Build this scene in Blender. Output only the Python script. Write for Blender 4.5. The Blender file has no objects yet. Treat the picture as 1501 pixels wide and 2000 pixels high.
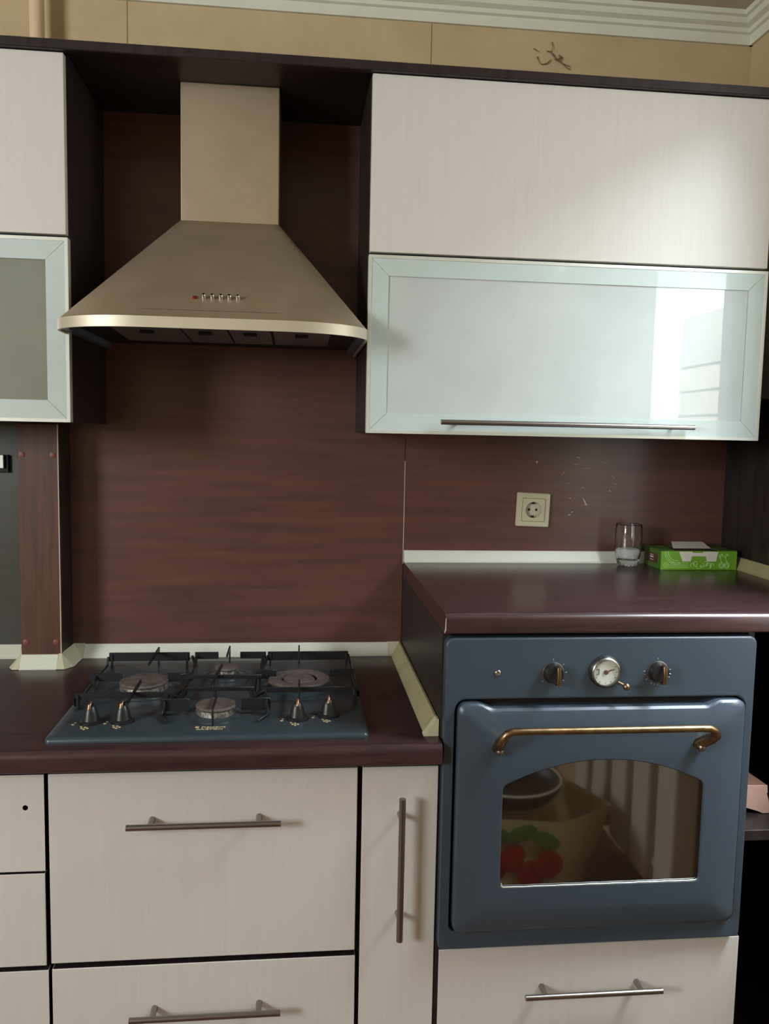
import bpy, bmesh, math, random
from mathutils import Vector, Matrix
random.seed(7)
PI = math.pi
S = bpy.context.scene
C = S.collection

# ------------------------------------------------------------------ camera
yaw, pitch, roll, FPX = -0.105636374, -0.0931528157, -0.0200805823, 1604.57666
cy, sy, cp, sp, cr, sr = math.cos(yaw), math.sin(yaw), math.cos(pitch), math.sin(pitch), math.cos(roll), math.sin(roll)
M = Matrix(((cy, -sy, 0), (sy, cy, 0), (0, 0, 1))) @ Matrix(((1, 0, 0), (0, cp, -sp), (0, sp, cp))) @ Matrix(((cr, 0, sr), (0, 1, 0), (-sr, 0, cr)))
right, fwd, up = M.col[0], M.col[1], M.col[2]
cam = bpy.data.cameras.new('camera')
co = bpy.data.objects.new('camera', cam)
C.objects.link(co)
mw = Matrix.Identity(4)
for i in range(3):
    mw[i][0], mw[i][1], mw[i][2] = right[i], up[i], -fwd[i]
mw[0][3], mw[1][3], mw[2][3] = -0.267483764, -2.06096311, 1.41447328
co.matrix_world = mw
cam.sensor_fit = 'AUTO'; cam.sensor_width = 36.0
cam.lens = 36.0 * FPX / 2000.0
cam.clip_start = 0.02
S.camera = co

# ------------------------------------------------------------------ light
w = bpy.data.worlds.new('sky'); S.world = w; w.use_nodes = True
bg = w.node_tree.nodes['Background']
bg.inputs[0].default_value = (0.80, 0.90, 1.0, 1); bg.inputs[1].default_value = 4.0

def area(name, loc, rot, sx, sy_, power, col):
    l = bpy.data.lights.new(name, 'AREA'); l.shape = 'RECTANGLE'; l.size = sx; l.size_y = sy_
    l.energy = power; l.color = col
    o = bpy.data.objects.new(name, l); C.objects.link(o); o.location = loc; o.rotation_euler = rot
    return o
# unseen fill light added on the right wall, beside and above the balcony opening
area('fill_right', (0.845, -1.45, 2.27), (0, PI / 2, 0), 0.30, 1.5, 1.5, (0.84, 0.93, 1.0))
# open sky over the balcony
area('daylight_balcony', (1.33, -1.2, 2.75), (0, 0.25, 0), 0.8, 2.2, 170, (0.80, 0.91, 1.0))
# daylight through the window at the left end of the room, behind the camera
dl = area('daylight_left', (-3.0, -2.8, 1.85), (0, 0, 0), 0.9, 0.8, 50, (0.90, 0.96, 1.0))
dl.rotation_euler = Vector((0.72, 0.70, -0.16)).to_track_quat('-Z', 'Y').to_euler()
S.view_settings.view_transform = 'Standard'; S.view_settings.look = 'None'
S.view_settings.gamma = 1; S.view_settings.use_curve_mapping = False
S.view_settings.exposure = 0.96

# ------------------------------------------------------------------ materials
def srgb(r, g, b):
    f = lambda c: (c / 255 / 12.92) if c / 255 <= .04045 else ((c / 255 + .055) / 1.055) ** 2.4
    return (f(r), f(g), f(b), 1)

def mat(name, col, rough=.5, metal=0, coat=0, coat_rough=.1, spec=.5, grain=None, amount=.15, col2=None,
        bump=0, bscale=200, transmission=0, ior=1.5, scale=(1, 1, 1), rvar=0, detail=4, lo=.35, hi=.65, emit=None):
    m = bpy.data.materials.new(name); m.use_nodes = True
    nt = m.node_tree; n = nt.nodes; L = nt.links
    b = n['Principled BSDF']
    b.inputs['Base Color'].default_value = col
    b.inputs['Roughness'].default_value = rough; b.inputs['Metallic'].default_value = metal
    b.inputs['Coat Weight'].default_value = coat; b.inputs['Coat IOR'].default_value = 1.85 if name.startswith('frosted_glass') else 1.5; b.inputs['Coat Roughness'].default_value = coat_rough
    b.inputs['Specular IOR Level'].default_value = spec; b.inputs['IOR'].default_value = ior
    b.inputs['Transmission Weight'].default_value = transmission
    if grain or bump or rvar:
        tc = n.new('ShaderNodeTexCoord'); mp = n.new('ShaderNodeMapping'); mp.inputs['Scale'].default_value = scale
        L.new(tc.outputs['Object'], mp.inputs['Vector'])
        no = n.new('ShaderNodeTexNoise'); no.inputs['Scale'].default_value = grain or bscale
        no.inputs['Detail'].default_value = detail; no.inputs['Roughness'].default_value = .6
        L.new(mp.outputs['Vector'], no.inputs['Vector'])
        rp = n.new('ShaderNodeValToRGB')
        rp.color_ramp.elements[0].position = lo; rp.color_ramp.elements[1].position = hi
        c2 = col2 or tuple(c * (1 - amount) for c in col[:3]) + (1,)
        rp.color_ramp.elements[0].color = c2; rp.color_ramp.elements[1].color = col
        L.new(no.outputs['Fac'], rp.inputs['Fac']); L.new(rp.outputs['Color'], b.inputs['Base Color'])
        if bump:
            bp = n.new('ShaderNodeBump'); bp.inputs['Strength'].default_value = bump; bp.inputs['Distance'].default_value = .001
            nb = n.new('ShaderNodeTexNoise'); nb.inputs['Scale'].default_value = bscale; nb.inputs['Detail'].default_value = 3
            L.new(mp.outputs['Vector'], nb.inputs['Vector'])
            L.new(nb.outputs['Fac'], bp.inputs['Height']); L.new(bp.outputs['Normal'], b.inputs['Normal'])
        if rvar:
            nr = n.new('ShaderNodeTexNoise'); nr.inputs['Scale'].default_value = 4; nr.inputs['Detail'].default_value = 2
            L.new(tc.outputs['Object'], nr.inputs['Vector'])
            mr = n.new('ShaderNodeMapRange'); mr.inputs['From Min'].default_value = .1; mr.inputs['From Max'].default_value = .9
            mr.inputs['To Min'].default_value = max(0, rough - rvar); mr.inputs['To Max'].default_value = rough + rvar
            L.new(nr.outputs['Fac'], mr.inputs['Value']); L.new(mr.outputs['Result'], b.inputs['Roughness'])
    if emit:
        b.inputs['Emission Color'].default_value = emit[0]; b.inputs['Emission Strength'].default_value = emit[1]
    return m

CREAM = srgb(208, 203, 195)
M_cream = mat('cream_laminate', CREAM, .42, grain=22, amount=.07, scale=(8, 8, .25), lo=.2, hi=.8)
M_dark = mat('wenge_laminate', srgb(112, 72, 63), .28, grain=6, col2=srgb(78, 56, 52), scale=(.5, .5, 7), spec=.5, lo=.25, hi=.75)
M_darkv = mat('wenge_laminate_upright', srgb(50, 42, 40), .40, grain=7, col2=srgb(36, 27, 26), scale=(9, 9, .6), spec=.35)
M_top = mat('wenge_worktop', srgb(70, 46, 46), .26, grain=8, col2=srgb(50, 35, 38), scale=(.8, 8, 8), spec=.55)
M_panelgrey = mat('grey_green_laminate', srgb(70, 68, 60), .34, grain=7, amount=.15, scale=(.7, .7, 6))
M_edge = mat('worn_edge', srgb(196, 180, 170), .6)
M_oak = mat('brown_oak', srgb(90, 50, 26), .5, grain=7, col2=srgb(66, 38, 22), scale=(12, 12, .7), rvar=.05)
M_black = mat('black_gap', srgb(16, 14, 14), .7)
M_steel = mat('brushed_steel', srgb(178, 160, 134), .55, metal=.65, grain=6, amount=.16, scale=(1, 1, 1), rvar=.06, detail=6)
M_rim = mat('satin_steel', srgb(204, 194, 172), .5, metal=.55, grain=6, amount=.05)
M_handle = mat('satin_nickel', srgb(150, 145, 140), .30, metal=1, grain=6, amount=.05)
M_alu = mat('white_aluminium', srgb(214, 217, 206), .38, metal=.35, grain=40, amount=.03)
M_alubar = mat('frame_behind_glass', srgb(190, 204, 199), .5, coat=1, coat_rough=.015, grain=3, amount=.05)
M_frost = mat('frosted_glass', srgb(194, 202, 199), .55, coat=1, coat_rough=.015, grain=4, amount=.12, detail=6)  # pale base colour stands in for the bright room reflected in the pane
M_frost2 = mat('frosted_glass_dim', srgb(122, 127, 112), .6, coat=.8, coat_rough=.03, grain=4, amount=.15, detail=6)  # darker copy of the frosted glass; the dimness is in its base colour
M_slate = mat('slate_enamel', srgb(62, 74, 85), .33, grain=400, amount=.12, bump=.15, bscale=900, spec=.5)
M_slatehob = mat('slate_hob_enamel', srgb(54, 66, 72), .30, grain=300, amount=.15, bump=.1, bscale=900)
M_iron = mat('black_iron', srgb(26, 27, 28), .45, grain=150, amount=.3)
M_knob = mat('black_plastic', srgb(34, 33, 33), .38, grain=50, amount=.1)
M_brass = mat('old_brass', srgb(158, 132, 98), .36, metal=1, grain=60, amount=.45, scale=(1, 1, 1), detail=6)
M_bronze = mat('copper_pointer', srgb(168, 132, 108), .36, metal=1, grain=60, amount=.2)
M_gold = mat('gold_print', srgb(214, 190, 140), .5)
M_dial = mat('dial_white', srgb(205, 208, 196), .5, grain=30, amount=.05)
M_chrome = mat('chrome', srgb(210, 210, 210), .12, metal=1)
M_cap = mat('burner_cap', srgb(104, 90, 84), .7, grain=80, col2=srgb(76, 66, 62), bump=.2, bscale=400)
M_crown = mat('burner_crown', srgb(190, 186, 176), .42, metal=.7, grain=120, col2=srgb(90, 82, 74))
M_ovenglass = mat('oven_glass', srgb(38, 28, 22), .04, spec=1.0, ior=1.9, coat=1, coat_rough=.01)
M_ovenin = mat('oven_interior', srgb(40, 30, 26), .6)
M_paper = mat('wallpaper', srgb(196, 173, 134), .75, grain=6, col2=srgb(182, 158, 120), bump=.25, bscale=60, detail=6, lo=.3, hi=.7)
M_ceil = mat('ceiling_paint', srgb(196, 184, 164), .8, grain=5, amount=.08)
M_crownm = mat('crown_paint', srgb(218, 217, 198), .6, grain=8, amount=.06)
M_pipe = mat('pipe_paint', srgb(222, 192, 156), .4, grain=8, amount=.04)
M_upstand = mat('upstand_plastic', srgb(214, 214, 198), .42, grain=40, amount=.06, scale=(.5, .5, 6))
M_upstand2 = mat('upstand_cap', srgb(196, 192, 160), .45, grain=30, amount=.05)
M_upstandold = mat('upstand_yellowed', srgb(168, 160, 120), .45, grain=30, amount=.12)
M_beige = mat('socket_cream', srgb(200, 192, 160), .35, grain=20, amount=.05)
M_socketin = mat('socket_recess', srgb(196, 188, 160), .4, grain=20, amount=.08)
M_glass = mat('clear_glass', (1, 1, 1, 1), .0, transmission=1, ior=1.45)
M_salt = mat('white_salt', srgb(228, 228, 222), .8, grain=300, amount=.15, bump=.6, bscale=500)
M_green = mat('green_print', srgb(112, 168, 42), .45, grain=4, amount=.06)
M_greend = mat('dark_green_print', srgb(76, 112, 40), .45, grain=4, amount=.05)
M_pale = mat('pale_green_print', srgb(190, 220, 150), .5)
M_white = mat('white_card', srgb(222, 214, 204), .6, grain=10, amount=.05)
M_kraft = mat('kraft_brown', srgb(92, 58, 42), .7, grain=20, amount=.15)
M_label = mat('brown_label', srgb(88, 50, 36), .5)
M_pink = mat('pink_card', srgb(206, 166, 146), .7, grain=10, amount=.08)
M_pinkd = mat('card_side', srgb(128, 92, 74), .7, grain=10, amount=.08)
M_brick = mat('white_brick', srgb(200, 194, 182), .8, grain=20, amount=.12)
M_mortar = mat('mortar', srgb(60, 58, 56), .9)
M_room = mat('room_wall', srgb(206, 186, 154), .8, grain=4, amount=.06)
M_floor = mat('floor_brown', srgb(110, 72, 46), .5, grain=5, amount=.3, scale=(1, 8, 1))
M_rad = mat('radiator_white', srgb(214, 204, 180), .4, grain=8, amount=.04)
M_pipe2 = mat('balcony_lining', srgb(176, 176, 172), .6, grain=5, amount=.08)
M_bag = mat('bag_cream', srgb(206, 186, 130), .6, grain=8, amount=.1)
M_cherry = mat('cherry_red', srgb(176, 30, 26), .3, grain=10, amount=.2)
M_leaf = mat('leaf_green', srgb(90, 124, 44), .5, grain=10, amount=.2)
M_cobweb = mat('sooty_cobweb', srgb(120, 92, 62), .9)
M_screw = mat('screw_cap', srgb(122, 66, 48), .5)
M_red = mat('red_glow_cap', srgb(120, 24, 12), .3)
M_filter = mat('filter_mesh', srgb(120, 112, 116), .5, metal=.2, grain=60, amount=.1)
M_hoodin = mat('hood_inside', srgb(104, 112, 126), .5, metal=.1, grain=6, amount=.1)
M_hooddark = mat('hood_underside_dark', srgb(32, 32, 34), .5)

# ------------------------------------------------------------------ mesh helpers
def obj(name, bm, m, parent=None, smooth=False, bevel=0, seg=2, angle=40):
    bmesh.ops.recalc_face_normals(bm, faces=bm.faces)
    me = bpy.data.meshes.new(name); bm.to_mesh(me); bm.free()
    me.materials.append(m)
    if smooth:
        for p in me.polygons: p.use_smooth = True
        try: me.set_sharp_from_angle(angle=math.radians(angle))
        except Exception: pass
    o = bpy.data.objects.new(name, me); C.objects.link(o)
    if bevel:
        b = o.modifiers.new('bevel', 'BEVEL'); b.width = bevel; b.segments = seg; b.limit_method = 'ANGLE'
        b.angle_limit = math.radians(35); b.harden_normals = False
        for p in me.polygons: p.use_smooth = True
        try: me.set_sharp_from_angle(angle=math.radians(50))
        except Exception: pass
    if parent is not None:
        o.parent = parent
        o.matrix_parent_inverse = Matrix.Identity(4)
        o.location = -Vector(parent['origin']) if 'origin' in parent else Vector((0, 0, 0))
    return o

def bx(bm, x0, x1, y0, y1, z0, z1):
    vs = [bm.verts.new((x, y, z)) for x in (x0, x1) for y in (y0, y1) for z in (z0, z1)]
    for f in ((0, 1, 3, 2), (4, 6, 7, 5), (0, 4, 5, 1), (2, 3, 7, 6), (0, 2, 6, 4), (1, 5, 7, 3)):
        bm.faces.new([vs[i] for i in f])
    return vs

def box(*a):
    bm = bmesh.new(); bx(bm, *a); return bm

def prism(bm, pts, axis, a, b):
    """closed polygon in the plane normal to axis, extruded a..b (2D order: x->(y,z), y->(x,z), z->(x,y))"""
    def P(p, t):
        return {'x': (t, p[0], p[1]), 'y': (p[0], t, p[1]), 'z': (p[0], p[1], t)}[axis]
    A = [bm.verts.new(P(p, a)) for p in pts]; B = [bm.verts.new(P(p, b)) for p in pts]
    n = len(pts)
    bm.faces.new(A); bm.faces.new(B[::-1])
    for i in range(n): bm.faces.new((A[i], A[(i + 1) % n], B[(i + 1) % n], B[i]))
    return bm

def ringprism(bm, outer, inner, axis, a, b):
    """frame between two polygons with the same number of points"""
    def P(p, t):
        return {'x': (t, p[0], p[1]), 'y': (p[0], t, p[1]), 'z': (p[0], p[1], t)}[axis]
    n = len(outer)
    v = [[bm.verts.new(P(p, t)) for p in poly] for poly in (outer, inner) for t in (a, b)]
    oa, ob, ia, ib = v
    for i in range(n):
        j = (i + 1) % n
        bm.faces.new((oa[i], oa[j], ia[j], ia[i])); bm.faces.new((ob[i], ib[i], ib[j], ob[j]))
        bm.faces.new((oa[i], ob[i], ob[j], oa[j])); bm.faces.new((ia[i], ia[j], ib[j], ib[i]))
    return bm

def tube(bm, path, r, n=12, flat=1.0, caps=True):
    path = [Vector(p) for p in path]; rings = []
    prev = None
    for i, p in enumerate(path):
        t = (path[min(i + 1, len(path) - 1)] - path[max(i - 1, 0)]).normalized()
        if prev is None:
            a = Vector((0, 0, 1)) if abs(t.z) < .9 else Vector((0, 1, 0))
            u = t.cross(a).normalized()
        else:
            u = (prev - t * prev.dot(t)).normalized()
        prev = u; v = t.cross(u)
        rr = r[i] if isinstance(r, (list, tuple)) else r
        rings.append([bm.verts.new(p + u * math.cos(2 * PI * k / n) * rr + v * math.sin(2 * PI * k / n) * rr * flat) for k in range(n)])
    for a, b in zip(rings, rings[1:]):
        for k in range(n): bm.faces.new((a[k], a[(k + 1) % n], b[(k + 1) % n], b[k]))
    if caps:
        bm.faces.new(rings[0][::-1]); bm.faces.new(rings[-1])
    return bm

def lathe(bm, prof, cx, cy_, cz, axis='z', n=40, sgn=1, cap=True):
    """prof: (radius, height) pairs"""
    rings = []
    for r, h in prof:
        ring = []
        for k in range(n):
            a = 2 * PI * k / n; c_, s_ = math.cos(a) * r, math.sin(a) * r
            if axis == 'z': q = (cx + c_, cy_ + s_, cz + h * sgn)
            elif axis == 'y': q = (cx + c_, cy_ + h * sgn, cz + s_)
            else: q = (cx + h * sgn, cy_ + c_, cz + s_)
            ring.append(bm.verts.new(q))
        rings.append(ring)
    for a, b in zip(rings, rings[1:]):
        for k in range(n): bm.faces.new((a[k], a[(k + 1) % n], b[(k + 1) % n], b[k]))
    if cap and prof[0][0] > 1e-6: bm.faces.new(rings[0][::-1])
    if cap and prof[-1][0] > 1e-6: bm.faces.new(rings[-1])
    bmesh.ops.remove_doubles(bm, verts=bm.verts, dist=1e-6)
    return bm

def rrect(x0, x1, z0, z1, r, n=6, rr=None):
    pts = []
    R4 = rr or (r, r, r, r)   # BL BR TR TL
    for (cx, cz, a0, q) in ((x0 + R4[0], z0 + R4[0], PI, R4[0]), (x1 - R4[1], z0 + R4[1], 1.5 * PI, R4[1]),
                            (x1 - R4[2], z1 - R4[2], 0, R4[2]), (x0 + R4[3], z1 - R4[3], .5 * PI, R4[3])):
        for k in range(n + 1):
            a = a0 + .5 * PI * k / n; pts.append((cx + q * math.cos(a), cz + q * math.sin(a)))
    return pts

def thing(name, label, cat, loc=(0, 0, 0), group=None):
    o = bpy.data.objects.new(name, None); C.objects.link(o); o.location = loc
    o['origin'] = list(loc)
    o['label'] = label; o['category'] = cat
    if group: o['group'] = group
    o.empty_display_size = .05
    return o

def tag(o, label, cat, group=None):
    o['label'] = label; o['category'] = cat
    if group: o['group'] = group
    return o

def child(name, bm, m, parent, **k):
    """sub-part: parent is a mesh part whose own offset already cancels the thing's origin"""
    o = obj(name, bm, m, None, **k); o.parent = parent; return o

def struct(name, bm, m, **k):
    o = obj(name, bm, m, **k); o['kind'] = 'structure'; return o

def text(name, s, size, m, parent, matrix, sub=False, extrude=.0003):
    cu = bpy.data.curves.new(name, 'FONT'); cu.body = s; cu.size = size; cu.extrude = extrude
    cu.align_x = 'CENTER'; cu.align_y = 'CENTER'; cu.resolution_u = 3
    t = bpy.data.objects.new(name + '_curve', cu); C.objects.link(t)
    bpy.context.view_layer.update()
    me = bpy.data.meshes.new_from_object(t.evaluated_get(bpy.context.evaluated_depsgraph_get()))
    bpy.data.objects.remove(t)
    me.transform(matrix); me.materials.clear(); me.materials.append(m); me.name = name
    o = bpy.data.objects.new(name, me); C.objects.link(o); o.parent = parent
    if not sub: o.location = -Vector(parent['origin'])
    return o

# ================================================================== SETTING
XR, YB, XL, ZC = 0.855, -3.6, -3.2, 2.47
struct('floor', box(XL, XR + 1.5, YB, .1, -.05, 0), M_floor)
struct('ceiling', box(XL, XR + .1, YB, .1, ZC, ZC + .05), M_ceil)
wb = struct('wall_back', box(XL, XR + .1, 0, .1, 0, ZC), M_paper)
struct('wall_left', box(XL - .1, XL, YB, .1, 0, ZC), M_room)
struct('wall_front', box(XL, XR + .1, YB - .1, YB, 0, ZC), M_room)
bm = bmesh.new()   # right wall with the balcony opening
bx(bm, XR, XR + .1, -.64, 0, 0, ZC); bx(bm, XR, XR + .1, -1.16, -.64, 2.30, ZC); bx(bm, XR, XR + .1, YB, -1.16, 0, ZC)
bx(bm, XR, XR + .1, -1.16, -.64, 0, .95)
struct('wall_right', bm, M_paper)
bm = bmesh.new(); ringprism(bm, rrect(-1.165, -.635, .945, 2.305, .001, 1), rrect(-1.10, -.68, 1.0, 2.25, .001, 1), 'x', XR - .02, XR + .07)
win = struct('window_1', bm, M_alu)
# wallpaper seams: thin raised laps on the strip above the cabinets
for sx in (-.673, .042):
    o = obj('wallpaper_seam', box(sx - .0006, sx + .0006, -.0008, .001, 2.16, 2.42), M_cobweb, None); o.parent = wb

# crown moulding: stepped cornice
prof = [(0, 2.405), (-.008, 2.405), (-.010, 2.428), (-.017, 2.431), (-.019, 2.440), (-.031, 2.446), (-.036, 2.457), (-.043, 2.460), (-.045, ZC), (0, ZC)]
bm = bmesh.new(); prism(bm, prof, 'x', XL, XR)
struct('trim_1', bm, M_crownm)
bm = bmesh.new(); prism(bm, [(XR + p[0], p[1]) for p in prof], 'y', YB, 0)
struct('trim_2', bm, M_crownm)

# heating pipe above the cabinets, in the corner of the wall
bm = bmesh.new(); tube(bm, [(-.862, -.045, 2.165), (-.862, -.045, ZC)], .016, 20)
tag(obj('heating_pipe', bm, M_pipe, smooth=True), 'beige painted vertical pipe on the wall above the left cupboard', 'pipe')

# sooty cobweb on the wall
bm = bmesh.new()
def strand(p, r=.0009):
    tube(bm, [(x, -.003 - .001 * (i % 2), z) for i, (x, z) in enumerate(p)], [r * (.4 + 1.2 * abs(math.sin(2.2 * i + 1))) for i in range(len(p))], 5)
def cw(u, v):
    return (.345 + (u - 1080) * .00128 - (v - 110) * .00002, 2.352 - (v - 110) * .00128 - (u - 1080) * .000095 * .9)
for line in ([(1075, 88), (1078, 98), (1074, 106), (1066, 106)], [(1048, 118), (1052, 128), (1058, 131), (1068, 128), (1075, 120)],
             [(1074, 106), (1080, 114), (1088, 118), (1096, 112)], [(1082, 118), (1092, 122), (1098, 114), (1090, 110)],
             [(1096, 122), (1104, 130), (1114, 133)], [(1078, 108), (1086, 120), (1098, 124), (1112, 128)], [(1040, 104), (1052, 110)],
             [(1086, 118), (1094, 117), (1092, 121), (1087, 120)]):
    strand([cw(*q) for q in line], .0010)
tag(obj('cobweb', bm, M_cobweb), 'sooty brown cobweb on the wallpaper above the right cupboard', 'cobweb')

# ------------------------------------------------------------------ dark wall panels
tag(obj('wall_panel', box(-.815, -.0008, -.006, 0, .86, 2.155), M_dark), 'dark wenge wall panel behind the hob, under the extractor', 'panel')
p2 = tag(obj('wall_panel', box(.0008, .848, -.006, 0, 1.09, 1.60), M_dark), 'dark wenge wall panel with the socket, scratched on its right', 'panel')
tag(obj('wall_panel', box(XL + .6, -.905, -.006, 0, .86, 1.6), M_panelgrey), 'dark grey wall panel left of the brown boxed-in post', 'panel')
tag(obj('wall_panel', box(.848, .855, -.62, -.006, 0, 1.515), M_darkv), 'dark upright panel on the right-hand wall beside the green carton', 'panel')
# light seam strip between panels
tag(obj('joint_strip', box(-.0009, .0009, -.0072, -.0062, 1.09, 1.351), M_edge), 'thin pale joint between the two dark wall panels', 'strip')
# scratches / paint flecks on the right panel
bm = bmesh.new()
def fleck(x, z, l, a, wd):
    d = Vector((math.cos(a), 0, math.sin(a))); n = Vector((-d.z, 0, d.x))
    c = Vector((x, -.0066, z))
    pts = [c - d * l, c - d * l * .3 + n * wd, c + d * l * .5 + n * wd * .6, c + d * l, c + d * l * .2 - n * wd * .8]
    A = [bm.verts.new(p) for p in pts]; B = [bm.verts.new(p + Vector((0, .0006, 0))) for p in pts]
    bm.faces.new(A); bm.faces.new(B[::-1])
    for i in range(5): bm.faces.new((A[i], A[(i + 1) % 5], B[(i + 1) % 5], B[i]))
for (x, z, l, a, wd) in ((.4705, 1.253, .012, -1.05, .0022), (.475, 1.246, .006, .3, .0015), (.340, 1.354, .0035, 1.2, .003), (.431, 1.219, .004, .2, .002),
                       (.438, 1.226, .003, .8, .0015), (.537, 1.282, .004, -.7, .001), (.431, 1.262, .003, 0, .0015), (.463, 1.290, .003, 0, .001),
                       (.425, 1.300, .0025, .4, .001), (.545, 1.317, .008, -.9, .0006), (.551, 1.300, .006, -.2, .0006), (.45, 1.367, .006, -.3, .0012),
                       (.444, 1.350, .008, .2, .0006), (.47, 1.34, .012, .15, .0004), (.52, 1.355, .010, -.2, .0004), (.41, 1.325, .006, .9, .0004)):
    fleck(x, z, l, a, wd)
o = obj('paint_flecks', bm, M_edge, None); o.parent = p2; o['kind'] = 'stuff'

# ------------------------------------------------------------------ boxed-in post at the left
t = thing('pipe_boxing', 'brown oak boxed-in post between the dark wall panels, left', 'post', (-.86, -.05, .86))
obj('front_board', box(-.906, -.816, -.102, -.084, .88, 1.425), M_oak, t, bevel=.001)
obj('side_board', box(-.834, -.816, -.084, 0, .86, 1.425), M_darkv, t)
obj('side_board', box(-.906, -.888, -.084, 0, .86, 1.425), M_darkv, t)
obj('edge_strip', box(-.8175, -.8155, -.1025, -.1005, .88, 1.425), M_edge, t)
for x, z in ((-.896, 1.354), (-.828, 1.354), (-.896, .916), (-.828, .916)):
    bm = bmesh.new(); lathe(bm, [(.0065, 0), (.0065, .0012), (.005, .0018)], x, -.102, z, 'y', 20, -1)
    obj('screw_cap', bm, M_screw, t, smooth=True)

# ------------------------------------------------------------------ wall cabinets
def mitred_door(t, x0, x1, z0, z1, yf, name, mpane, handle=None, rim=.007, bw=.042):
    d = obj(name, (lambda b: ringprism(b, rrect(x0, x1, z0, z1, .001, 1), rrect(x0 + rim, x1 - rim, z0 + rim, z1 - rim, .0005, 1), 'y', yf, yf + .020))(bmesh.new()), M_alu, t, bevel=.0006, seg=1)
    a0, a1, c0, c1 = x0 + rim, x1 - rim, z0 + rim, z1 - rim
    b0, b1, d0, d1 = a0 + bw - rim, a1 - bw + rim, c0 + bw - rim, c1 - bw + rim
    g = .0004
    for pts in ([(a0 + g, c0), (a1 - g, c0), (b1 - g, d0), (b0 + g, d0)], [(a1, c0 + g), (a1, c1 - g), (b1, d1 - g), (b1, d0 + g)],
                [(a1 - g, c1), (a0 + g, c1), (b0 + g, d1), (b1 - g, d1)], [(a0, c1 - g), (a0, c0 + g), (b0, d0 + g), (b0, d1 - g)]):
        bm = bmesh.new(); prism(bm, pts, 'y', yf + .0015, yf + .014); child('frame_bar', bm, M_alubar, d)
    child('glass_pane', box(b0 - .002, b1 + .002, yf + .0045, yf + .012, d0 - .002, d1 + .002), mpane, d)
    if handle:
        bm = bmesh.new(); tube(bm, [(handle[0], yf - .020, handle[2]), (handle[1], yf - .020, handle[2])], .0055, 16)
        for fx in (handle[0] + .04, handle[1] - .04): tube(bm, [(fx, yf - .020, handle[2]), (fx, yf + .002, handle[2])], .004, 10)
        child('handle', bm, M_handle, d, smooth=True)
    return d

def carcass(t, x0, x1, y0, y1, z0, z1, m=None, th=.016, back=True):
    bm = bmesh.new()
    bx(bm, x0, x0 + th, y0, y1, z0, z1); bx(bm, x1 - th, x1, y0, y1, z0, z1)
    bx(bm, x0 + th, x1 - th, y0, y1, z0, z0 + th); bx(bm, x0 + th, x1 - th, y0, y1, z1 - th, z1)
    if back: bx(bm, x0 + th, x1 - th, y1 - .006, y1, z0 + th, z1 - th)
    return obj('carcass', bm, m or M_darkv, t)

tr = thing('wall_cabinet', 'wide upper cupboard on the right, cream flap over a framed glass flap', 'cabinet', (.31, -.15, 1.42))
carcass(tr, -.127, .742, -.308, -.0065, 1.421, 2.150)
obj('shelf', box(-.110, .725, -.306, -.02, 1.778, 1.796), M_darkv, tr)
obj('door', box(-.125, .7425, -.328, -.310, 1.7915, 2.144), M_cream, tr, bevel=.0012)
mitred_door(tr, -.127, .744, 1.4185, 1.7855, -.331, 'glass_door', M_frost, (.029, .585, 1.4445))
tl = thing('wall_cabinet', 'upper cupboard at the left edge, cream door over a dim glass door', 'cabinet', (-1.05, -.15, 1.42))
carcass(tl, -1.38, -.7285, -.308, -.0065, 1.4275, 2.150)
obj('shelf', box(-1.36, -.746, -.306, -.02, 1.785, 1.803), M_darkv, tl)
obj('door', box(-1.38, -.7305, -.328, -.310, 1.7985, 2.144), M_cream, tl, bevel=.0012)
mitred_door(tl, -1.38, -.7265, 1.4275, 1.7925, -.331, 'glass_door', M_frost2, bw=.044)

# cornice board over the cupboards
bm = bmesh.new(); prism(bm, [(-.0005, 2.155), (-.322, 2.155), (-.322, 2.1455), (-.338, 2.1455), (-.340, 2.147), (-.340, 2.1625), (-.338, 2.164), (-.0005, 2.164)], 'x', -1.4, .853)
tag(obj('cornice_board', bm, M_darkv), 'long dark board lying across the top of the upper cupboards', 'board')
# filler on the right of the wide cupboard
tag(obj('filler_panel', box(.760, .8545, -.25, -.232, 1.516, 2.155), M_darkv), 'narrow dark filler panel between right cupboard and wall', 'panel')

# ------------------------------------------------------------------ extractor hood
HX = -.4325
th = thing('extractor_hood', 'brushed steel chimney extractor hood with curved front above the hob', 'extractor hood', (HX, -.1, 1.605))
CY, CZ = -.20, 1.868
def outline(hw, yc, yf, ex, inset=0, n=14):
    """from left wall point round the front to the right wall point"""
    pts = []; hw -= inset; yf += inset; 
    for k in range(5): pts.append((-hw, -.0065 + (yc + .0065) * k / 4, 's', k / 4))
    for k in range(1, n + 1):
        a = .5 * PI * k / n
        pts.append((-hw + ex * (1 - math.cos(a)), yc + (yf - yc) * math.sin(a) ** 1.0, 'c', k / n))
    for k in range(1, 7): pts.append(((-hw + ex) * (1 - k / 6), yf, 'f', k / 6))
    m_ = [(-p[0], p[1], p[2], p[3]) for p in pts[:-1]][::-1]
    return pts + m_
OUT = outline(.302, -.372, -.487, .17)
INN = outline(.302, -.372, -.487, .17, .0012)
def up_from(pts, left_n=25):
    r = []
    for i, (x, y, s, k) in enumerate(pts):
        sg = -1 if i < left_n - 1 else 1
        if s == 's': q = (sg * .105, -.0065 + (CY + .0065) * k)
        elif s == 'c': q = (sg * .105, CY) if k < .999 else (sg * .105, CY)
        else: q = (sg * .105 * (1 - k), CY)
        if i == left_n - 1: q = (0, CY)
        r.append(q)
    return r
nL = 5 + 14 + 6
TOP = up_from(INN, nL)
bm = bmesh.new(); rows = []
NR = 10
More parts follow.
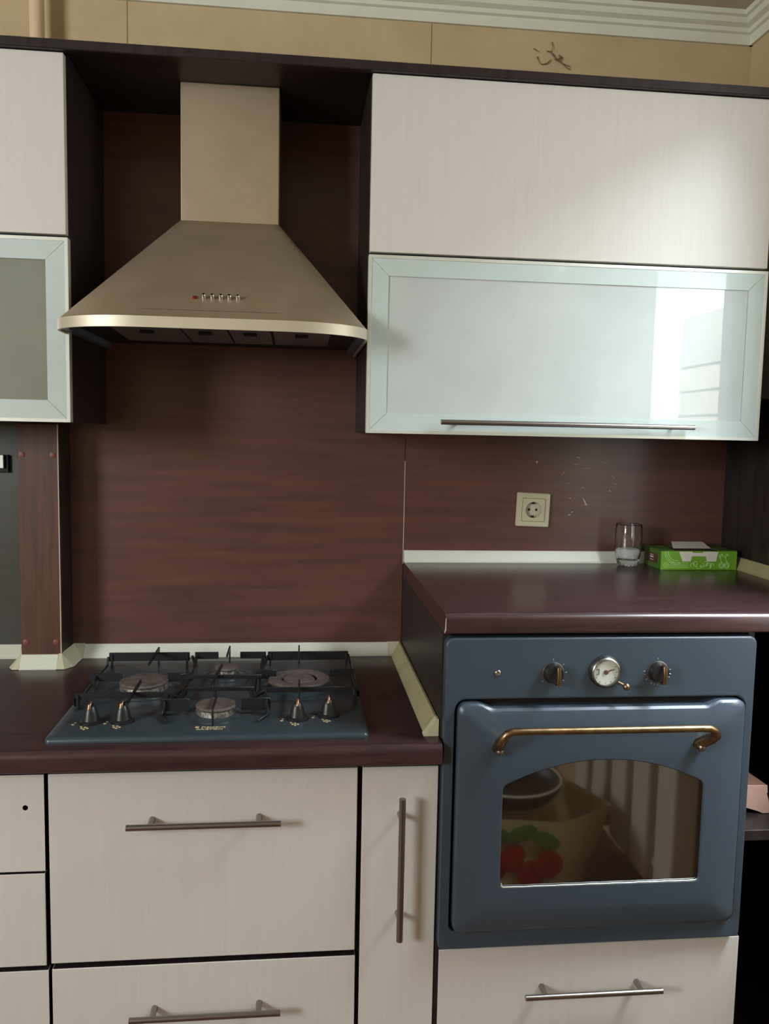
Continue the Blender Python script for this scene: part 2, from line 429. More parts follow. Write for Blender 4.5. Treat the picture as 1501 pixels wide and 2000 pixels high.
for j in range(NR + 1):
    f = j / NR
    rows.append([bm.verts.new((HX + .0 + (a[0] + (b[0] - a[0]) * f) + .0125 * f, a[1] + (b[1] - a[1]) * f, 1.625 + (CZ - 1.625) * f)) for a, b in zip(INN, TOP)])
for a, b in zip(rows, rows[1:]):
    for k in range(len(a) - 1): bm.faces.new((a[k], a[k + 1], b[k + 1], b[k]))
bm.faces.new(rows[-1])
bmesh.ops.remove_doubles(bm, verts=bm.verts, dist=1e-5)
obj('canopy', bm, M_steel, th, smooth=True, angle=55)
# rim band
bm = bmesh.new()
def band(bm, A, B, z0, z1):
    v = [[bm.verts.new((HX + p[0], p[1], z)) for p in P_] for P_ in (A, B) for z in (z0, z1)]
    a0, a1, b0, b1 = v
    for k in range(len(A) - 1):
        bm.faces.new((a0[k], a0[k + 1], a1[k + 1], a1[k])); bm.faces.new((b0[k], b1[k], b1[k + 1], b0[k + 1]))
        bm.faces.new((a0[k], b0[k], b0[k + 1], a0[k + 1])); bm.faces.new((a1[k], a1[k + 1], b1[k + 1], b1[k]))
    for k in (0, -1): bm.faces.new((a0[k], a1[k], b1[k], b0[k]))
band(bm, OUT, outline(.302, -.372, -.487, .17, .005), 1.604, 1.6245)
obj('rim_band', bm, M_rim, th, smooth=True, angle=60)
bm = bmesh.new(); band(bm, outline(.302, -.372, -.487, .17, .006), outline(.302, -.372, -.487, .17, .020), 1.608, 1.628)
obj('inner_rim', bm, M_hoodin, th, smooth=True, angle=60)
# underside tray
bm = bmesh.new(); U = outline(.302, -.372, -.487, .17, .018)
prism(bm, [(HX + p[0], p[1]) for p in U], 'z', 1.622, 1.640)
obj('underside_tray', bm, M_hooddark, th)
for x0, x1 in ((-.640, -.507), (-.502, -.414), (-.409, -.326), (-.321, -.205)):
    bm = bmesh.new(); prism(bm, [(-.385, 1.617), (-.385, 1.622), (-.17, 1.622), (-.17, 1.612)], 'x', x0, x1)
    f = obj('grease_filter', bm, M_filter, th, bevel=.001, seg=1)
    xm = (x0 + x1) / 2
    child('filter_slot', box(xm - .013, xm + .013, -.345, -.325, 1.6105, 1.6155), M_black, f)
bm = bmesh.new(); bx(bm, -.525, -.315, CY, -.0065, CZ - .01, 2.155)
obj('chimney', bm, M_steel, th, bevel=.002, seg=2)
# buttons on the sloping front: row at z 1.667
fr = .18; yb = INN[nL - 1][1] + (CY - INN[nL - 1][1]) * ((1.667 - 1.625) / (CZ - 1.625))
nrm = Vector((0, -(CZ - 1.625), (CY + .483) * 1.0)).normalized(); nrm = Vector((0, nrm.y, abs(nrm.z)))
for i, bxx in enumerate((-.4665, -.4495, -.4335, -.4175, -.4015, -.3855)):
    bm = bmesh.new(); base = Vector((bxx, yb + .001, 1.667))
    L_ = .004 if i == 0 else .010
    tube(bm, [base, base + nrm * L_ * .8, base + nrm * L_], [.0042, .0042, .003] if i else [.0046, .004, .003], 14)
    o = obj('indicator_lamp' if i == 0 else 'button', bm, M_red if i == 0 else M_chrome, th, smooth=True)
    if i == 0: o['label'] = 'red lamp lens'

# ------------------------------------------------------------------ base units
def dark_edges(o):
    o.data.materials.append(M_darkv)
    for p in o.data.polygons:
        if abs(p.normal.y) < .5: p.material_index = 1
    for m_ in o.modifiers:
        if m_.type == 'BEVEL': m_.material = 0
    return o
def front(t, x0, x1, z0, z1, name='drawer_front', y=-.600):
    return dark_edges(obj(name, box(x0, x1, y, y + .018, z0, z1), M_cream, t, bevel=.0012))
def hhandle(d, x0, x1, z, y=-.600, sub=True):
    bm = bmesh.new(); tube(bm, [(x0, y - .031, z), (x1, y - .031, z)], .0055, 16)
    for fx in (x0 + .040, x1 - .040): tube(bm, [(fx, y - .031, z), (fx, y + .0005, z)], [.0045, .006], 12)
    return child('handle', bm, M_handle, d, smooth=True)
tb = thing('base_cabinet', 'cream two-drawer unit under the hob with two steel bar handles', 'cabinet', (-.43, -.3, 0))
carcass(tb, -.706, -.149, -.580, -.01, .10, .812)
d = front(tb, -.7035, -.1525, .4475, .8035); hhandle(d, -.563, -.292, .715)
d = front(tb, -.7025, -.1515, .105, .4365); hhandle(d, -.561, -.290, .352)
tn = thing('base_cabinet', 'narrow cream pull-out unit with one upright bar handle', 'cabinet', (-.07, -.3, 0))
carcass(tn, -.1475, -.0015, -.580, -.01, .10, .812)
d = front(tn, -.1435, -.0015, .105, .8035, 'door')
bm = bmesh.new(); tube(bm, [(-.072, -.631, .481), (-.072, -.631, .755)], .0062, 16)
for fz in (.713, .519): tube(bm, [(-.072, -.631, fz), (-.072, -.5995, fz)], [.0045, .006], 12)
child('handle', bm, M_handle, d, smooth=True)
tq = thing('base_cabinet', 'cream drawer stack at the left edge, top drawer with empty screw hole', 'cabinet', (-1.0, -.3, 0))
carcass(tq, -1.30, -.7075, -.580, -.01, .10, .812)
bm = bmesh.new()     # top drawer with a real bored hole
hx, hz, hr = -.743, .743, .0048
CN = [(-.7105, .6245), (-.7105, .8035), (-1.30, .8035), (-1.30, .6245)]
for q in range(4):     # four faces between the edges and the hole, front and back, plus the bore
    a0 = -PI / 4 + q * PI / 2
    arc_ = [(hx + hr * math.cos(a0 + PI / 2 * k / 6), hz + hr * math.sin(a0 + PI / 2 * k / 6)) for k in range(7)]
    pl = [CN[q], CN[(q + 1) % 4]] + arc_[::-1]
    prism(bm, pl, 'y', -.600, -.582)
seen = {}
for f in list(bm.faces):      # drop the walls inside the board
    c_ = f.calc_center_median()
    if abs(f.normal.y) < .5 and len(f.verts) == 4:
        xs = [v.co for v in f.verts]
        d1 = max(math.hypot(v.x - hx, v.z - hz) for v in xs); d0 = min(math.hypot(v.x - hx, v.z - hz) for v in xs)
        if d1 - d0 > .02 and d0 < hr * 1.1: bm.faces.remove(f)
bmesh.ops.remove_doubles(bm, verts=bm.verts, dist=1e-5)
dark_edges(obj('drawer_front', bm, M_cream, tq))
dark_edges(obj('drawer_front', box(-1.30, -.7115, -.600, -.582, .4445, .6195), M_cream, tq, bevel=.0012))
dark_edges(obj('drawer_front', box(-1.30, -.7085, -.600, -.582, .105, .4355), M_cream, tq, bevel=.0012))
bm = bmesh.new(); bx(bm, -1.30, -.001, -.54, -.525, 0, .10)
tag(obj('plinth', bm, M_darkv), 'dark plinth board running under the base units', 'plinth')

# oven tower
to = thing('oven_cabinet', 'tall dark oven housing with a cream bottom drawer', 'cabinet', (.3, -.3, 0))
bm = bmesh.new(); bx(bm, .0, .016, -.597, -.0005, .0, 1.0575); obj('side_panel', bm, M_darkv, to)
bm = bmesh.new(); bx(bm, .594, .606, -.597, -.0005, .0, 1.0575); obj('side_panel', bm, M_darkv, to)
obj('oven_shelf', box(.016, .594, -.58, -.01, .425, .443), M_darkv, to)
d = front(to, .0085, .611, .105, .4395); hhandle(d, .172, .443, .3555)
# open shelves right of the oven
ts = thing('shelf_unit', 'dark open shelves to the right of the oven, holding a pink carton', 'shelf unit', (.73, -.3, 0))
obj('shelf_board', box(.6065, .8475, -.575, -.02, .623, .645), M_darkv, ts, bevel=.001)
obj('back_board', box(.6065, .8475, -.02, -.007, .0, 1.0575), M_darkv, ts)
obj('bottom_board', box(.6065, .8475, -.575, -.02, .10, .118), M_darkv, ts)

# ------------------------------------------------------------------ worktops
def worktop(name, x0, x1, z1, yf, label):
    z0 = z1 - .038; r = .013; pts = [(-.0065, z0), (-.0065, z1)]
    for k in range(9):
        a = .5 * PI * k / 8; pts.append((yf + r - r * math.sin(a), z1 - r + r * math.cos(a)))
    for k in range(5):
        a = .5 * PI * k / 4; pts.append((yf + .005 - .005 * math.cos(a), z0 + .005 - .005 * math.sin(a)))
    bm = bmesh.new(); prism(bm, pts, 'x', x0, x1)
    return tag(obj(name, bm, M_top, smooth=True, angle=30), label, 'worktop')
worktop('worktop', -1.32, -.0015, .857, -.636, 'lower dark worktop with the gas hob, rounded front edge')
wr = worktop('worktop', .0005, .8475, 1.0955, -.622, 'raised dark worktop above the oven, with glass and carton')
bm = bmesh.new(); fl = random.Random(3)
prism(bm, [(-.6225, 1.088), (-.6225, 1.064), (-.617, 1.059), (-.610, 1.0578), (-.609, 1.060), (-.616, 1.064), (-.6215, 1.086)], 'x', .0003, .0014)
o = obj('edge_band', bm, M_edge, None); o.parent = wr

# upstands (bevelled plastic strip with a small lip)
def upstand_pts(h=.030, d=.028):
    return [(0, 0), (0, h), (-.004, h), (-d + .003, .004), (-d, .001), (-d, 0)]
def upstand_x(bm, x0, x1, yw, z, c0=0, c1=0, h=.030, d=.026):
    """strip along x; c0/c1 = how far the foot is pulled in at either end (mitres)"""
    P_ = upstand_pts(h, d); A = [bm.verts.new((x0 + c0 * (-p[0] / d), yw + p[0], z + p[1])) for p in P_]
    B = [bm.verts.new((x1 - c1 * (-p[0] / d), yw + p[0], z + p[1])) for p in P_]
    bm.faces.new(A); bm.faces.new(B[::-1])
    for i in range(len(P_)): bm.faces.new((A[i], A[(i + 1) % len(P_)], B[(i + 1) % len(P_)], B[i]))
def upstand_y(bm, y0, y1, xw, z, sg=-1, c0=0, c1=0, h=.030, d=.026):
    P_ = upstand_pts(h, d); A = [bm.verts.new((xw - sg * p[0], y0 + c0 * (-p[0] / d), z + p[1])) for p in P_]
    B = [bm.verts.new((xw - sg * p[0], y1 - c1 * (-p[0] / d), z + p[1])) for p in P_]
    bm.faces.new(A); bm.faces.new(B[::-1])
    for i in range(len(P_)): bm.faces.new((A[i], A[(i + 1) % len(P_)], B[(i + 1) % len(P_)], B[i]))
Z1, Z2 = .8572, 1.0957
t = thing('worktop_upstand', 'pale narrow upstand running behind and beside the gas hob and round the post', 'upstand', (-.4, -.01, Z1))
bm = bmesh.new(); upstand_x(bm, -.785, -.036, -.0065, Z1, 0, 0); obj('strip', bm, M_upstand, t)
bm = bmesh.new(); upstand_x(bm, -.036, -.0020, -.0065, Z1, 0, .026, h=.0315); obj('corner_cap', bm, M_upstand2, t)
bm = bmesh.new(); upstand_y(bm, -.575, -.0065, -.0020, Z1, -1, 0, .026)
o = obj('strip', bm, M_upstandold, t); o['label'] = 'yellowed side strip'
bm = bmesh.new(); upstand_y(bm, -.592, -.572, -.0020, Z1, -1, 0, 0, h=.032, d=.028); obj('end_cap', bm, M_upstand2, t)
bm = bmesh.new(); upstand_x(bm, -.905, -.822, -.102, Z1, 0, 0); obj('strip', bm, M_upstand, t)
bm = bmesh.new(); upstand_x(bm, -1.30, -.935, -.0065, Z1, 0, 0); obj('strip', bm, M_upstand, t)
def corner(bm, pts, h=.0315):
    """pts: list of (wall point, foot point) pairs joined to a bevelled ribbon"""
    W_ = [bm.verts.new((a[0], a[1], Z1 + h)) for a, b in pts]; F_ = [bm.verts.new((b[0], b[1], Z1 + .001)) for a, b in pts]
    G_ = [bm.verts.new((a[0], a[1], Z1)) for a, b in pts]
    for i in range(len(pts) - 1):
        bm.faces.new((W_[i], W_[i + 1], F_[i + 1], F_[i])); bm.faces.new((F_[i], F_[i + 1], G_[i + 1], G_[i])); bm.faces.new((G_[i], G_[i + 1], W_[i + 1], W_[i]))
    bm.faces.new((W_[0], F_[0], G_[0])); bm.faces.new((W_[-1], G_[-1], F_[-1]))
bm = bmesh.new(); corner(bm, [((-.822, -.102), (-.822, -.129)), ((-.8155, -.102), (-.803, -.129)), ((-.8155, -.07), (-.787, -.105)), ((-.812, -.0065), (-.785, -.040)), ((-.785, -.0065), (-.785, -.0335))])
obj('corner_cap', bm, M_upstand2, t)
bm = bmesh.new(); corner(bm, [((-.935, -.0065), (-.935, -.0335)), ((-.9065, -.0065), (-.925, -.045)), ((-.9065, -.102), (-.932, -.110)), ((-.9065, -.102), (-.920, -.129)), ((-.905, -.102), (-.905, -.129))])
obj('corner_cap', bm, M_upstand2, t)
t = thing('worktop_upstand', 'pale upstand along the back and right edge of the raised worktop', 'upstand', (.4, -.01, Z2))
bm = bmesh.new(); upstand_x(bm, .0015, .8475, -.0065, Z2, 0, .020, d=.018, h=.029); obj('strip', bm, M_upstand, t)
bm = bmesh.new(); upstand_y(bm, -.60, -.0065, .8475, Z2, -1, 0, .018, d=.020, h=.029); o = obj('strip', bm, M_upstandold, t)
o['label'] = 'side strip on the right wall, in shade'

# ------------------------------------------------------------------ gas hob
HZ = .8572
hb = thing('gas_hob', 'dark grey four-burner gas hob with black iron pan supports', 'hob', (-.42, -.34, HZ))
bm = bmesh.new()
def slab(bm, x0, x1, y0, y1, lv):
    rings = []
    for ins, z in lv:
        rings.append([bm.verts.new((p[0], p[1], z)) for p in rrect(x0 + ins, x1 - ins, y0 + ins, y1 - ins, max(.003, .010 - ins * .4), 4)])
    n = len(rings[0])
    for a, b in zip(rings, rings[1:]):
        for k in range(n): bm.faces.new((a[k], a[(k + 1) % n], b[(k + 1) % n], b[k]))
    bm.faces.new(rings[0][::-1]); bm.faces.new(rings[-1])
X0, X1, Y0, Y1 = -.712, -.132, -.596, -.085
slab(bm, X0, X1, Y0, Y1, [(0, HZ), (0, HZ + .004), (.002, HZ + .008), (.006, HZ + .010), (.020, HZ + .0112)])
obj('hob_plate', bm, M_slatehob, hb, smooth=True, angle=50)
PZ = HZ + .0112
burners = [(-.586, -.326, .050, 'l'), (-.422, -.228, .0265, 's'), (-.261, -.310, .066, 'd'), (-.421, -.486, .0385, 'm')]
for x, y, r, k in burners:
    # dished ring pressed into the plate
    bm = bmesh.new(); R_ = r + .030
    lathe(bm, [(R_, 0), (R_ - .004, .0016), (R_ - .012, .0012), (r + .006, .0014), (r + .004, .004), (r - .004, .005)], x, y, PZ, 'z', 48)
    obj('burner_dish', bm, M_slatehob, hb, smooth=True, angle=60)
    if k == 'd':
        bm = bmesh.new(); lathe(bm, [(r - .006, .004), (r - .004, .012), (r - .003, .013), (r - .026, .013), (r - .024, .004)], x, y, PZ, 'z', 56)
        b = obj('burner', bm, M_crown, hb, smooth=True, angle=40)
        bm = bmesh.new(); lathe(bm, [(r, .013), (r + .0005, .016), (r - .002, .019), (.042, .0195), (.040, .018), (.040, .0128)], x, y, PZ, 'z', 56)
        bmesh.ops.delete(bm, geom=[f for f in bm.faces if len(f.verts) > 4], context='FACES_ONLY')
        child('burner_cap', bm, M_cap, b, smooth=True, angle=40)
        bm = bmesh.new(); lathe(bm, [(.030, .004), (.033, .008), (.033, .012)], x, y, PZ, 'z', 40)
        child('burner_crown', bm, M_crown, b, smooth=True)
        bm = bmesh.new(); lathe(bm, [(.031, .011), (.034, .013), (.034, .015), (.031, .018), (.012, .0195), (0, .0196)], x, y, PZ, 'z', 40)
        child('burner_cap', bm, M_cap, b, smooth=True, angle=40)
    else:
        bm = bmesh.new(); lathe(bm, [(r - .003, .003), (r - .001, .005), (r - .002, .015), (r - .006, .017)], x, y, PZ, 'z', 48)
        nn = int(r * 700)   # flame slots: little teeth round the crown
        for q in range(nn):
            a = 2 * PI * q / nn; c_ = Vector((x + math.cos(a) * (r - .0012), y + math.sin(a) * (r - .0012), PZ + .009))
            T_ = Vector((-math.sin(a), math.cos(a), 0)) * .0008; N_ = Vector((math.cos(a), math.sin(a), 0)) * .0008
            vs = [bm.verts.new(c_ + T_ * i + N_ * j + Vector((0, 0, .003)) * k2) for i in (-1, 1) for j in (-1, 1) for k2 in (-1, 1)]
            for f in ((0, 1, 3, 2), (4, 6, 7, 5), (0, 4, 5, 1), (2, 3, 7, 6), (0, 2, 6, 4), (1, 5, 7, 3)): bm.faces.new([vs[i] for i in f])
        b = obj('burner', bm, M_crown, hb, smooth=True, angle=40)
        bm = bmesh.new(); lathe(bm, [(r - .004, .0165), (r, .018), (r, .020), (r - .002, .0225), (r * .5, .0238), (0, .0242)], x, y, PZ, 'z', 48)
        child('burner_cap', bm, M_cap, b, smooth=True, angle=40)
GT = PZ + .034     # top of the pan supports
def plate_x(bm, x0, x1, y, h=.016, top=GT, t_=.0035):
    bx(bm, x0, x1, y - t_ / 2, y + t_ / 2, top - h, top)
def finger(bm, x, ya, yb_, drop_a=False, drop_b=False, top=GT + .002):
    t_ = .0018; h = .007
    z0 = top - h
    prof_ = [(ya, z0), (ya, top), (yb_, top), (yb_, z0)]
    prism(bm, prof_, 'x', x - t_, x + t_)
    for on, yy in ((drop_a, ya), (drop_b, yb_)):
        if on: bx(bm, x - t_, x + t_, yy - .004, yy + .004, PZ, top)
def rod(bm, pts, r=.003): tube(bm, pts, r, 8)
gl = PZ + .006
# left support
bm = bmesh.new(); xa, xb = -.702, -.508; yb0, yf0 = -.150, -.447
plate_x(bm, xa + .006, xb - .006, yb0, .020); plate_x(bm, xa + .006, xb, yf0, .011)
plate_x(bm, xa + .002, xa + .070, -.318, .016); plate_x(bm, xb - .030, xb + .016, -.318, .018)
for xx in (xa + .004,):
    rod(bm, [(xx, yf0, GT - .008), (xx, yf0 + .01, gl), (xx, yb0 - .01, gl), (xx, yb0, GT - .010)])
    rod(bm, [(xx + .016, -.365, gl), (xx + .012, -.320, GT - .006)])
rod(bm, [(xb, yb0, GT - .010), (xb + .008, yb0 - .02, gl + .008), (xb + .018, -.30, gl + .010), (xb + .016, -.35, GT - .008), (xb + .008, -.42, gl + .004), (xb - .002, yf0, GT - .006)], .0035)
rod(bm, [(xb - .004, -.318, GT - .003), (xb + .016, -.318, GT - .003), (xb + .015, -.38, gl), (xb - .006, yf0 + .006, gl)], .003)
for xx in (xa + .012, xb - .012): bx(bm, xx - .002, xx + .002, yf0 - .006, yf0 + .006, PZ, GT - .004); bx(bm, xx - .002, xx + .002, yb0 - .006, yb0 + .006, PZ, GT - .004)
finger(bm, -.588, -.262, -.128, False, True, GT + .006); finger(bm, -.584, -.515, -.372, True, False, GT + .003)
obj('pan_support', bm, M_iron, hb, bevel=.0008, seg=1)
# middle support
bm = bmesh.new()
plate_x(bm, -.502, -.448, -.150, .016); plate_x(bm, -.398, -.338, -.150, .016)
plate_x(bm, -.500, -.340, -.335, .008); plate_x(bm, -.490, -.352, -.400, .008, GT - .006)
plate_x(bm, -.526, -.470, -.490, .024); plate_x(bm, -.372, -.316, -.490, .024)
finger(bm, -.424, -.205, -.128, False, True, GT + .008)
bmx = bmesh.new(); bmx.free()
rod(bm, [(-.430, -.262, GT), (-.434, -.33, GT), (-.437, -.385, GT - .002), (-.437, -.400, GT - .010)], .0035)
finger(bm, -.427, -.462, -.425, False, False, GT)
finger(bm, -.421, -.548, -.470, True, False, GT + .002)
for sg in (-1, 1):
    xc = -.421 + sg * .097
    rod(bm, [(xc, -.490, GT - .010), (xc + sg * .004, -.505, gl), (xc - sg * .012, -.535, gl)], .0035)
    rod(bm, [(xc, -.490, GT - .008), (xc + sg * .002, -.44, gl + .006), (-.421 + sg * .078, -.37, gl + .008), (-.421 + sg * .074, -.20, gl + .008), (-.421 + sg * .078, -.150, GT - .008)], .0035)
    bx(bm, xc - .002, xc + .002, -.50, -.48, PZ, GT - .002)
    bx(bm, -.421 + sg * .078 - .002, -.421 + sg * .078 + .002, -.158, -.142, PZ, GT - .004)
obj('pan_support', bm, M_iron, hb, bevel=.0008, seg=1)
# right support
bm = bmesh.new(); xa, xb = -.334, -.145; yf0 = -.425
plate_x(bm, xa, xb, -.150, .021); plate_x(bm, xa + .004, xb + .003, yf0, .010)
plate_x(bm, xa - .020, xa + .024, -.300, .020); plate_x(bm, xb - .050, xb + .004, -.300, .016)
rod(bm, [(xb, -.150, GT - .008), (xb + .004, -.17, gl), (xb + .006, -.40, gl), (xb + .003, yf0, GT - .006)])
rod(bm, [(xa - .018, -.300, GT - .010), (xa - .020, -.36, gl), (xa - .014, -.40, gl + .002), (xa + .004, yf0, GT - .006)], .0035)
rod(bm, [(xa - .004, -.35, gl), (xa - .002, -.38, gl + .01), (xa + .006, yf0, GT - .004)], .003)
rod(bm, [(xa, -.150, GT - .010), (xa - .006, -.18, gl + .004), (xa - .018, -.29, GT - .012)], .003)
for xx in (xa + .006, xb - .004): bx(bm, xx - .002, xx + .002, yf0 - .006, yf0 + .006, PZ, GT - .004); bx(bm, xx - .002, xx + .002, -.156, -.144, PZ, GT - .004)
finger(bm, -.261, -.255, -.122, False, True, GT + .007); finger(bm, -.261, -.512, -.385, True, False, GT + .003)
obj('pan_support', bm, M_iron, hb, bevel=.0008, seg=1)
# hob knobs
for i, (x, y, tw) in enumerate(((-.648, -.518, .5), (-.591, -.515, .45), (-.264, -.515, 0), (-.204, -.500, 0))):
    bm = bmesh.new(); lathe(bm, [(.0205, 0), (.0205, .003), (.018, .0045), (.0155, .0055), (.0145, .009), (.0125, .020), (.0085, .030), (.006, .033), (0, .034)], x, y, PZ, 'z', 36)
    k = obj('knob', bm, M_knob, hb, smooth=True, angle=50)
    bm = bmesh.new(); dx = Vector((math.sin(tw) * .5, 1, 0)).normalized()
    tube(bm, [Vector((x, y, PZ + .027)) - dx * .008, Vector((x, y, PZ + .034)) - dx * .006, Vector((x, y, PZ + .0375)) + dx * .001, Vector((x, y, PZ + .034)) + dx * .006, Vector((x, y, PZ + .027)) + dx * .008], .0032, 10)
    child('pointer', bm, M_bronze, k, smooth=True)
    bm = bmesh.new(); lathe(bm, [(.0225, 0), (.0225, .0012), (.0205, .0018)], x, y, PZ, 'z', 36)
    child('knob_ring', bm, M_iron, k, smooth=True)
    bm = bmesh.new()
    for (px, py, s_) in ((-.030, -.012, .0024), (-.028, -.002, .0018), (-.012, -.024, .002)): bx(bm, x + px - s_, x + px + s_, y + py - s_, y + py + s_, PZ, PZ + .0003)
    cx_, cy2 = x - .004, y - .033   # four-dot diagram
    for a, b_ in ((0, .005), (0, -.005), (.005, 0), (-.005, 0)):
        bm2 = bm; tubepts = [(cx_ + a + .002 * math.cos(q * PI / 4), cy2 + b_ + .002 * math.sin(q * PI / 4), PZ + .0003) for q in range(9)]
        tube(bm2, tubepts, .0005, 5)
    obj('printed_marks', bm, M_gold, hb)['kind'] = 'stuff'
TM = lambda x, y: Matrix.Translation((x, y, PZ + .0002))
text('lettering', 'Hotpoint', .0118, M_gold, hb, TM(-.419, -.5545))
text('lettering', 'ARISTON', .0105, M_gold, hb, TM(-.425, -.5655) @ Matrix.Diagonal((1.12, .8, 1, 1)))
bm = bmesh.new(); bx(bm, -.452, -.4455, -.558, -.551, PZ, PZ + .0004)
obj('emblem', bm, M_gold, hb)

# ------------------------------------------------------------------ oven
ov = thing('oven', 'dark slate built-in oven with brass handle and clock', 'oven', (.3, -.3, .452))
YO = -.620
fo = rrect(.003, .598, .452, 1.0505, .012, 6)
# face frame: closed bottom, panel on top, opening for the door
bm = bmesh.new()
of_ = rrect(.003, .598, .452, 1.0505, 0, 6, (.010, .010, .014, .014)); if_ = rrect(.022, .582, .487, .935, 0, 6, (.016, .016, .022, .022))
ringprism(bm, of_, if_, 'y', YO, -.590)
obj('front_frame', bm, M_slate, ov, bevel=.0035, seg=3)
bm = bmesh.new(); bx(bm, .020, .592, -.598, -.06, .462, 1.046)
obj('body', bm, M_black, ov)
# door: outer panel with bevelled field and arched window
def door_outline(ins, zt_add=0):
    x0, x1, z0, z1 = .027 + ins, .5775 - ins, .4905 + ins, .931 - ins
    r = max(.004, .016 - ins * .4)
    p = []
    n = 6
    for (cx, cz, a0) in ((x0 + r, z0 + r, PI), (x1 - r, z0 + r, 1.5 * PI), (x1 - r, z1 - r, 0)):
        for k in range(n + 1):
            a = a0 + .5 * PI * k / n; p.append((cx + r * math.cos(a), cz + r * math.sin(a)))
    nd = .010   # the top edge drops between the two tabs
    p += [(.522 - ins * .3, z1), (.514, z1 - nd * .5), (.504, z1 - nd), (.086, z1 - nd), (.078, z1 - nd * .5), (.070 + ins * .3, z1)]
    for k in range(n + 1):
        a = .5 * PI + .5 * PI * k / n; p.append((x0 + r + r * math.cos(a), z1 - r + r * math.sin(a)))
    return p
def window_outline(n_target, g=0):
    x0, x1, z0, zs, zt = .1115 - g, .4965 + g, .584 - g, .779 + g * .5, .8235 + g
    # dense polyline, later resampled
    p = []; r = .007
    for k in range(5): a = PI + .5 * PI * k / 4; p.append((x0 + r + r * math.cos(a), z0 + r + r * math.sin(a)))
    for k in range(5): a = 1.5 * PI + .5 * PI * k / 4; p.append((x1 - r + r * math.cos(a), z0 + r + r * math.sin(a)))
    xm = (x0 + x1) / 2; hw = (x1 - x0) / 2
    rc = .012
    p += [(x1, zs - rc), (x1 - .001, zs - rc * .5), (x1 - .005, zs + .001)]
    for k in range(1, 20):
        u = 1 - 2 * k / 20; xx = xm + u * (hw - .005); p.append((xx, zs + .001 + (zt - zs) * (1 - abs(u) ** 2.1)))
    p += [(x0 + .005, zs + .001), (x0 + .001, zs - rc * .5), (x0, zs - rc)]
    return p
def resample(poly, c, n):
    """n points of the polygon at even angles round c"""
    out = []
    for k in range(n):
        a = 2 * PI * k / n; d_ = Vector((math.cos(a), math.sin(a))); best = None
        for i in range(len(poly)):
            p = Vector(poly[i]) - Vector(c); q = Vector(poly[(i + 1) % len(poly)]) - Vector(c); e = q - p
            den = d_.x * e.y - d_.y * e.x
            if abs(den) < 1e-12: continue
            t_ = (p.x * e.y - p.y * e.x) / den; s_ = (p.x * d_.y - p.y * d_.x) / den
            if t_ > 0 and -1e-6 <= s_ <= 1 + 1e-6: best = t_ if best is None else max(best, t_)
        out.append((c[0] + d_.x * best, c[1] + d_.y * best))
    return out
N_ = 360; c0 = (.304, .70)
lv = [(resample(door_outline(0), c0, N_), -.598), (resample(door_outline(0), c0, N_), -.628), (resample(door_outline(.004), c0, N_), -.633),
      (resample(door_outline(.010), c0, N_), -.6355), (resample(door_outline(.045), c0, N_), -.6415),
      (resample(door_outline(.050), c0, N_), -.642), (resample(window_outline(0, .002), c0, N_), -.642), (resample(window_outline(0), c0, N_), -.640),
      (resample(window_outline(0), c0, N_), -.634)]
bm = bmesh.new(); rg = [[bm.verts.new((p[0], y, p[1])) for p in L_] for L_, y in lv]
for a, b in zip(rg, rg[1:]):
    for k in range(N_): bm.faces.new((a[k], a[(k + 1) % N_], b[(k + 1) % N_], b[k]))
bm.faces.new(rg[0])
dr = obj('door', bm, M_slate, ov, smooth=True, angle=28)
bm = bmesh.new(); prism(bm, window_outline(0, .003), 'y', -.6385, -.632)
child('window_glass', bm, M_ovenglass, dr)
bm = bmesh.new()   # worn bright lower edge of the window seal
tube(bm, [(.1145, -.6412, .592), (.1145, -.6412, .5865), (.118, -.6412, .5845)] + [(.118 + .372 * k / 20, -.6412, .5842 + .0003 * math.sin(k * 2.3)) for k in range(1, 21)] + [(.4935, -.6412, .5865)], .0011, 6)
child('window_seal', bm, M_alu, dr)
# brass handle
bm = bmesh.new(); hz_ = .897; hy = -.684
path = []
for k in range(7):
    a = .5 * PI * k / 6; path.append((.094 + .016 * (1 - math.sin(a)) * 0 + .018 * (1 - math.cos(a)), hy + .0, hz_ - .018 + .018 * math.sin(a)))
path = [(.1000, -.646, .853), (.0985, -.654, .861), (.0975, -.668, .872), (.0985, -.680, .882), (.104, hy, .892), (.114, hy, .8965), (.130, hy, .897)]
path += [(.130 + (.466 - .130) * k / 8, hy, .897) for k in range(1, 9)]
path += [(.480, hy, .8965), (.490, hy, .892), (.4945, -.680, .882), (.4955, -.668, .872), (.4850, -.654, .861), (.4825, -.646, .853)]
path[-3] = (.4930, -.668, .872); path[-2] = (.4860, -.654, .861)
rr = [.0110, .0108, .0100, .0088, .0074, .0066, .0066] + [.0064] * 8 + [.0068, .0074, .0088, .0100, .0108, .0110]
tube(bm, path, rr, 18)
for x in (.100, .4825): tube(bm, [(x, -.6415, .853), (x, -.648, .853)], .0115, 20)
hh = child('handle', bm, M_brass, dr, smooth=True, angle=60)
for x in (.100, .4825):
    bm = bmesh.new(); bmesh.ops.create_uvsphere(bm, u_segments=20, v_segments=12, radius=.0085); bmesh.ops.translate(bm, vec=(x, -.653, .850), verts=bm.verts)
    child('ball_screw', bm, M_handle, dr, smooth=True)
